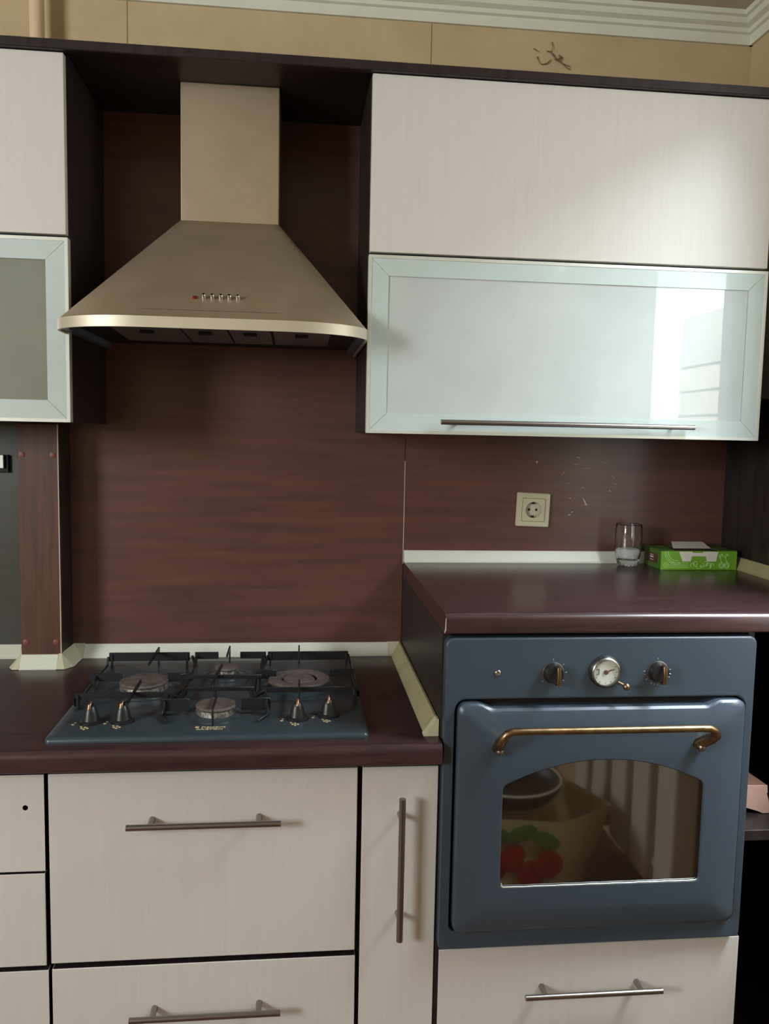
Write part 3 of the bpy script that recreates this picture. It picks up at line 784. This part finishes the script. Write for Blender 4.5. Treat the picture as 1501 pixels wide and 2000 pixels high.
# control knobs
for x, ticks in ((.2035, (.0, .9, 1.55, 2.2, 4.0)), (.4045, (0, 1.4, 1.75, 2.0, 2.5, 3.1, 3.35, 3.6, 4.1, 4.5, 4.75))):
    bm = bmesh.new(); lathe(bm, [(.0195, 0), (.0195, .004), (.018, .006), (.0165, .014), (.0155, .016), (0, .016)], x, YO, .9845, 'y', 40, -1)
    k = obj('control_knob', bm, M_knob, ov, smooth=True, angle=40)
    bm = bmesh.new(); lathe(bm, [(.0205, 0), (.0205, .0022), (.0190, .003)], x, YO, .9845, 'y', 40, -1); child('knob_ring', bm, M_handle, k, smooth=True)
    bm = bmesh.new(); tube(bm, [(x + .004, YO - .014, .9995), (x + .004, YO - .023, .9985), (x + .004, YO - .025, .985), (x + .004, YO - .023, .969), (x + .004, YO - .012, .9665)], [.0030, .0042, .0044, .0044, .0036], 14)
    child('grip', bm, M_brass, k, smooth=True)
    bm = bmesh.new()
    for a in ticks:
        d_ = Vector((math.sin(a), 0, math.cos(a))); q = Vector((x, YO - .0002, .9845)); tube(bm, [q + d_ * .0235, q + d_ * .0265], .0004, 5)
    obj('printed_marks', bm, M_alu, ov)['kind'] = 'stuff'
# clock
bm = bmesh.new(); lathe(bm, [(.0285, 0), (.0290, .005), (.0270, .010), (.0245, .011), (.0240, .004)], .3025, YO, .986, 'y', 56, -1)
ck = obj('clock', bm, M_handle, ov, smooth=True, angle=60)
bm = bmesh.new(); lathe(bm, [(.0305, 0), (.0305, .003), (.0285, .0045)], .3025, YO, .986, 'y', 56, -1); child('clock_ring', bm, M_iron, ck, smooth=True)
bm = bmesh.new(); lathe(bm, [(.0243, 0), (.0243, .0055), (0, .0055)], .3025, YO, .986, 'y', 48, -1); child('dial', bm, M_dial, ck)
bm = bmesh.new(); dc = Vector((.3025, YO - .0062, .986))
for a, l in ((.40 * PI, .0165), (.37 * PI, .0115)): tube(bm, [dc, dc + Vector((math.sin(a), 0, math.cos(a))) * l], .0007, 6)
lathe(bm, [(.0042, -.001), (.0042, .002), (.003, .003), (0, .003)], .3025, YO - .0055, .986, 'y', 20, -1)
child('clock_hand', bm, M_kraft, ck, smooth=True)
bm = bmesh.new()
for k in range(12):
    if k in (9, 0, 1): continue
    a = 2 * PI * k / 12; d_ = Vector((math.sin(a), 0, math.cos(a))); tube(bm, [dc + d_ * .0200, dc + d_ * .0218], .0006, 5)
tube(bm, [dc + Vector((-.0175, 0, .006)), dc + Vector((-.0135, 0, .006)), dc + Vector((-.0135, 0, -.004)), dc + Vector((-.0175, 0, -.004))], .0006, 5)
child('dial_marks', bm, M_black, ck)
bm = bmesh.new(); tube(bm, [(.327, YO - .006, .9665), (.338, YO - .012, .9615)], .0025, 10)
bmesh.ops.create_uvsphere(bm, u_segments=16, v_segments=10, radius=.0068, matrix=Matrix.Translation((.3390, YO - .016, .9610)))
o = child('setting_knob', bm, M_brass, ck, smooth=True); 
bm = bmesh.new(); lathe(bm, [(.0058, 0), (.0058, .001), (.0048, .0022), (.0030, .0026), (.0030, .0014), (0, .0014)], .100, YO, .985, 'y', 24, -1)
obj('pilot_lamp', bm, M_chrome, ov, smooth=True)

# ------------------------------------------------------------------ wall sockets
def socket(name, x, z, rot, label, group=None):
    t = thing(name, label, 'socket', (x, -.0062, z), group)
    bm = bmesh.new()
    def sq_(h): return rrect(x - h, x + h, z - h, z + h, .003, 3)
    rg = [[bm.verts.new((p[0], y, p[1])) for p in sq_(h)] for h, y in ((.0435, -.0062), (.0435, -.0125), (.0415, -.0155), (.0325, -.0140), (.0300, -.0140), (.0300, -.012))]
    n = len(rg[0])
    for a, b in zip(rg, rg[1:]):
        for k in range(n): bm.faces.new((a[k], a[(k + 1) % n], b[(k + 1) % n], b[k]))
    bm.faces.new(rg[0])
    fr_ = obj('frame', bm, M_beige, t, smooth=True, angle=25)
    bm = bmesh.new(); n = 48
    circ = [(x + .0205 * math.cos(2 * PI * k / n), z + .0205 * math.sin(2 * PI * k / n)) for k in range(n)]
    s4 = resample(rrect(x - .0292, x + .0292, z - .0292, z + .0292, .002, 3), (x, z), n)
    ringprism(bm, s4, circ, 'y', -.0170, -.0105)
    obj('faceplate', bm, M_beige, t, bevel=.0005, seg=1)
    bm = bmesh.new(); lathe(bm, [(.0204, .0098), (.0204, 0), (0, 0)], x, -.0068, z, 'y', 48, -1, cap=False)
    obj('recess', bm, M_socketin, t, smooth=True, angle=40)
    bm = bmesh.new(); 
    for px in (-.0095, .0095): lathe(bm, [(.0034, 0), (.0034, .0006), (0, .0006)], x + px, -.0068, z, 'y', 16, -1)
    for pz in (-.0175, .0175): bx(bm, x - .003, x + .003, -.0120, -.0068, z + pz - .0025, z + pz + .0025)
    obj('pin_holes', bm, M_black, t)
    t.rotation_euler = (0, rot, 0)
    return t
socket('wall_socket', .333, 1.2315, math.radians(1.8), 'single cream wall socket on the dark panel over the raised worktop')
t = thing('wall_bracket', 'small pale wall bracket cut off by the left edge, left of the post', 'bracket', (-1.0, -.006, 1.334))
obj('face', box(-1.040, -.9635, -.024, -.016, 1.318, 1.350), M_alu, t, bevel=.001)
obj('base', box(-1.040, -.955, -.016, -.0062, 1.308, 1.350), M_black, t, bevel=.001)  # black plate stands in for the bracket's shadow, right and below

# ------------------------------------------------------------------ tumbler with salt
GX, GY, GZ = .568, -.066, 1.0962
tg = thing('tumbler', 'clear cut-glass tumbler with white salt in it', 'glass', (GX, GY, GZ))
bm = bmesh.new(); n = 48
po = [(.0, .0), (.020, .0), (.0245, .003), (.0285, .016), (.0325, .034), (.0335, .052), (.0335, .075), (.0325, .105), (.0318, .1065)]
pi_ = [(.0308, .105), (.0316, .075), (.0314, .052), (.0302, .034), (.0262, .020), (.020, .0165), (0, .016)]
rg = []
for i, (r, h) in enumerate(po + pi_):
    ring = []
    for k in range(n):
        a = 2 * PI * k / n; rr_ = r
        if i < len(po) and .002 < h < .06: rr_ = r - .0022 * abs(math.sin(a * 8 + (h * 60 if h > .02 else 0))) * (1 if h < .05 else .4)
        ring.append(bm.verts.new((GX + rr_ * math.cos(a), GY + rr_ * math.sin(a), GZ + h)))
    rg.append(ring)
for a, b in zip(rg, rg[1:]):
    for k in range(n): bm.faces.new((a[k], a[(k + 1) % n], b[(k + 1) % n], b[k]))
bmesh.ops.remove_doubles(bm, verts=bm.verts, dist=1e-6)
obj('glass_body', bm, M_glass, tg, smooth=True, angle=30)
bm = bmesh.new(); lathe(bm, [(0, .0172), (.019, .0178), (.0252, .0215), (.0292, .034), (.0300, .041), (.024, .0445), (.010, .043), (0, .0425)], GX, GY, GZ, 'z', 40)
for v in bm.verts:
    if v.co.z > GZ + .038: v.co.z += random.uniform(-.001, .001)
sa = obj('salt', bm, M_salt, None, smooth=True)
sa['kind'] = 'stuff'; tag(sa, 'white salt filling the bottom third of the tumbler', 'salt')

# ------------------------------------------------------------------ green carton
BX0, BX1, BYF, BYB, BZ, BH = .628, .8255, -.128, -.030, 1.0962, .047
tc_ = thing('carton', 'small green printed carton, top torn open, on the raised worktop', 'box', ((BX0 + BX1) / 2, -.08, BZ))
th_ = .0012
obj('front_panel', box(BX0, BX1, BYF, BYF + th_, BZ, BZ + BH), M_green, tc_)
obj('back_panel', box(BX0, BX1, BYB - th_, BYB, BZ, BZ + BH), M_greend, tc_)
obj('side_panel', box(BX0, BX0 + th_, BYF + th_, BYB - th_, BZ, BZ + BH), M_greend, tc_)
obj('side_panel', box(BX1 - th_, BX1, BYF + th_, BYB - th_, BZ, BZ + BH), M_greend, tc_)
obj('bottom_panel', box(BX0 + th_, BX1 - th_, BYF + th_, BYB - th_, BZ, BZ + th_), M_kraft, tc_)
bm = bmesh.new(); prism(bm, [(BX0, BYF + .02), (BX0 + .035, BYF + .004), (BX0 + .05, BYB), (BX0, BYB)], 'z', BZ + BH, BZ + BH + .001)
obj('top_panel', bm, M_greend, tc_); bm = bmesh.new()
prism(bm, [(BX1 - .045, BYF + .004), (BX1, BYF + .003), (BX1, BYB), (BX1 - .055, BYB)], 'z', BZ + BH, BZ + BH + .001)
obj('top_panel', bm, M_greend, tc_)
bm = bmesh.new(); prism(bm, [(BX0 + .045, BYF + .012), (BX1 - .046, BYF + .012), (BX1 - .052, BYB), (BX0 + .05, BYB)], 'z', BZ + BH - .004, BZ + BH - .003)
obj('inner_flap', bm, M_kraft, tc_)
bm = bmesh.new()   # raised white handle flap, tilted up at the back
q = [(BX0 + .050, -.085, BH + .001), (BX1 - .048, -.085, BH + .001), (BX1 - .050, -.045, BH + .012), (BX0 + .064, -.045, BH + .012)]
A = [bm.verts.new((x, y, BZ + z)) for x, y, z in q]; B = [bm.verts.new((x, y, BZ + z + .001)) for x, y, z in q]
bm.faces.new(A[::-1]); bm.faces.new(B)
for i in range(4): bm.faces.new((A[i], A[(i + 1) % 4], B[(i + 1) % 4], B[i]))
obj('top_flap', bm, M_white, tc_)
fz = BZ + BH; yv = BYF - .0004
bm = bmesh.new(); prism(bm, [(BX0 + .046, fz - .0015), (BX0 + .080, fz - .0015), (BX0 + .083, fz - .0045), (BX0 + .107, fz - .0045), (BX0 + .110, fz - .0015), (BX0 + .148, fz - .0015), (BX0 + .143, fz - .026), (BX0 + .119, fz - .026), (BX0 + .116, fz - .013), (BX0 + .080, fz - .013), (BX0 + .077, fz - .026), (BX0 + .056, fz - .026)], 'y', yv, BYF)
obj('handle_print', bm, M_white, tc_)
bm = bmesh.new()
def arc(cx, cz, r, a0, a1, w_=.0007, n_=12): tube(bm, [(cx + r * math.cos(a0 + (a1 - a0) * k / n_), yv, cz + r * math.sin(a0 + (a1 - a0) * k / n_)) for k in range(n_ + 1)], w_, 4)
arc(BX0 + .040, fz - .002, .031, PI, 1.62 * PI); arc(BX0 + .040, fz - .002, .027, PI, 1.6 * PI)
for k in range(6):
    a = PI + .1 + k * .3
    arc(BX0 + .040 + math.cos(a) * .018, fz - .002 + math.sin(a) * .018, .0045, a - .8, a + .8, .0008, 6)
arc(BX0 + .014, BZ + .012, .007, 0, 2 * PI); arc(BX0 + .014, BZ + .012, .003, 0, 2 * PI)
for k in range(8):
    x = BX0 + .024 + k * .006; tube(bm, [(x, yv, BZ + .008), (x + .002, yv, BZ + .016), (x + .004, yv, BZ + .009)], .0005, 4)
tube(bm, [(BX0 + .022, yv, BZ + .018), (BX0 + .072, yv, BZ + .018)], .0005, 4); tube(bm, [(BX0 + .022, yv, BZ + .006), (BX0 + .072, yv, BZ + .006)], .0005, 4)
for k in range(7): arc(BX0 + .082 + k * .0085, BZ + .012 + .003 * math.sin(k * 2), .005 + .001 * (k % 3), k, k + 4.5, .0007, 8)
for cx_ in (BX0 + .158, BX0 + .172):
    arc(cx_, BZ + .011, .0065, 0, 2 * PI, .0008); arc(cx_, BZ + .011, .0035, 0, 2 * PI, .0006)
    tube(bm, [(cx_, yv, BZ + .018), (cx_ - .004, yv, BZ + .032), (cx_ + .002, yv, BZ + .041)], .0007, 4); arc(cx_ - .002, BZ + .034, .005, 0, 4, .0005, 8)
obj('line_print', bm, M_pale, tc_)
bm = bmesh.new(); bx(bm, BX0 - .0004, BX0, -.108, -.040, BZ + .012, BZ + .036)
obj('side_label', bm, M_label, tc_)
bm = bmesh.new()
for k in range(3): bx(bm, BX0 - .0008, BX0 - .0004, -.085, -.066, BZ + .018 + k * .006, BZ + .0195 + k * .006 + (.002 if k == 1 else 0))
obj('side_print', bm, M_white, tc_)

# ------------------------------------------------------------------ pink card box on the open shelf
tp = thing('card_box', 'open pink cardboard box on the shelf right of the oven', 'box', (.68, -.45, .6455))
obj('box_body', box(.622, .668, -.50, -.38, .6455, .704), M_pinkd, tp, bevel=.001)
bm = bmesh.new(); q = [(.6225, .7075), (.709, .7055), (.7105, .690), (.7085, .689), (.713, .676), (.718, .655), (.7190, .6475), (.716, .6460), (.702, .6460), (.690, .651), (.6225, .672)]
prism(bm, q, 'y', -.506, -.504); obj('flap', bm, M_pink, tp)
bm = bmesh.new(); A = [(.6225, -.504, .7075), (.709, -.504, .7055), (.690, -.40, .715), (.6225, -.40, .717)]
a_ = [bm.verts.new(p) for p in A]; b_ = [bm.verts.new((p[0], p[1], p[2] - .0012)) for p in A]
bm.faces.new(a_); bm.faces.new(b_[::-1])
for i in range(4): bm.faces.new((a_[i], a_[(i + 1) % 4], b_[(i + 1) % 4], b_[i]))
obj('lid', bm, M_pinkd, tp)

# ------------------------------------------------------------------ what the glass reflects: balcony, radiator, bag
wo = struct('wall_balcony', box(1.75, 1.85, -3.3, -.3, 0, 2.05), M_mortar)
struct('trim_3', box(1.727, 1.7499, -3.3, -.3, 1.80, 2.05), M_pipe2)
rb = random.Random(5)
mesh = None
for r in range(12):
    for k in range(11):
        y0 = -3.26 + k * .255 + (.127 if r % 2 else 0)
        if y0 + .24 > -.32: continue
        z0 = .30 + r * .125
        if mesh is None:
            b_ = obj('brick', box(-.02, 0, 0, .24, 0, .112), M_brick, None, bevel=.004, seg=1); mesh = b_.data
        else:
            b_ = bpy.data.objects.new('brick', mesh); C.objects.link(b_)
        b_.parent = wo; b_.location = (1.75 + rb.uniform(-.004, .004), y0, z0)
th2 = thing('water_heater', 'white boxed boiler on the balcony parapet, mirrored in the glass flap', 'boiler', (1.75, -1.9, 1.9))
obj('case', box(1.60, 1.725, -2.05, -1.70, 1.805, 1.97), M_rad, th2, bevel=.008)
bm = bmesh.new(); tube(bm, [(1.68, -1.88, 1.97), (1.68, -1.88, 2.14), (1.68, -1.84, 2.22), (1.68, -1.72, 2.26)], .03, 16); obj('flue', bm, M_rad, th2, smooth=True)

trd = thing('radiator', 'cream sectional radiator low on the right wall, mirrored in the oven glass', 'radiator', (.80, -1.6, .1))
for k in range(5):
    y = -2.10 + k * .17
    bm = bmesh.new(); bx(bm, .775, .845, y, y + .12, .10, .78); obj('section', bm, M_rad, trd, bevel=.010, seg=2)
bm = bmesh.new()
for z in (.16, .72):
    bm = bmesh.new(); tube(bm, [(.812, -2.12, z), (.812, -1.26, z)], .018, 12); obj('header_pipe', bm, M_rad, trd, smooth=True)
tbg = thing('shopping_bag', 'cream carrier bag printed with red cherries, mirrored in the oven glass', 'bag', (.42, -1.75, 0))
bm = bmesh.new(); NZ = 10
def brow(z, s): return [(.24 + .0 - .02 * s, -1.86), (.30, -1.60 + .01 * s), (.52 + .03 * s, -1.55), (.66 + .08 * s, -1.66), (.60 + .05 * s, -1.88), (.40, -1.94)]
rgs = []
for j in range(NZ + 1):
    s = j / NZ; z = .001 + .25 * s + (0 if j < NZ else 0)
    rgs.append([bm.verts.new((x + random.uniform(-.004, .004), y + random.uniform(-.004, .004), z)) for x, y in brow(z, s)])
for a, b in zip(rgs, rgs[1:]):
    for k in range(6): bm.faces.new((a[k], a[(k + 1) % 6], b[(k + 1) % 6], b[k]))
bm.faces.new(rgs[0][::-1])
obj('bag_body', bm, M_bag, tbg, smooth=True, angle=60)
for (x, z) in ((.345, .10), (.40, .13), (.455, .085), (.505, .12)):
    bm = bmesh.new(); bmesh.ops.create_uvsphere(bm, u_segments=16, v_segments=10, radius=.045, matrix=Matrix.Translation((x, 0, z)) @ Matrix.Diagonal((1, .06, 1, 1)))
    yy = -1.5905 + (x - .30) * .227
    bmesh.ops.translate(bm, vec=(0, yy, 0), verts=bm.verts); obj('cherry_print', bm, M_cherry, tbg, smooth=True)
for (x, z, a) in ((.345, .205, .3), (.42, .215, -.3), (.49, .20, .4)):
    bm = bmesh.new(); bmesh.ops.create_uvsphere(bm, u_segments=12, v_segments=8, radius=.05, matrix=Matrix.Translation((x, -1.583 + (x - .30) * .227, z)) @ Matrix.Rotation(a, 4, 'Y') @ Matrix.Diagonal((1, .04, .5, 1)))
    obj('leaf_print', bm, M_leaf, tbg, smooth=True)

tbw = thing('bowl', 'dark bowl with a pale rim resting on the carrier bag', 'bowl', (.43, -1.75, .2515))
bm = bmesh.new(); lathe(bm, [(.10, 0), (.14, .008), (.165, .04), (.168, .062), (.164, .062), (.158, .040), (.13, .012), (0, .010)], .43, -1.755, .2515, 'z', 40)
obj('bowl_body', bm, M_iron, tbw, smooth=True, angle=50)
bm = bmesh.new(); tube(bm, [(.43 + .166 * math.cos(2 * PI * k / 40), -1.755 + .166 * math.sin(2 * PI * k / 40), .3145) for k in range(41)], .004, 8)
obj('bowl_rim', bm, M_rad, tbw, smooth=True)
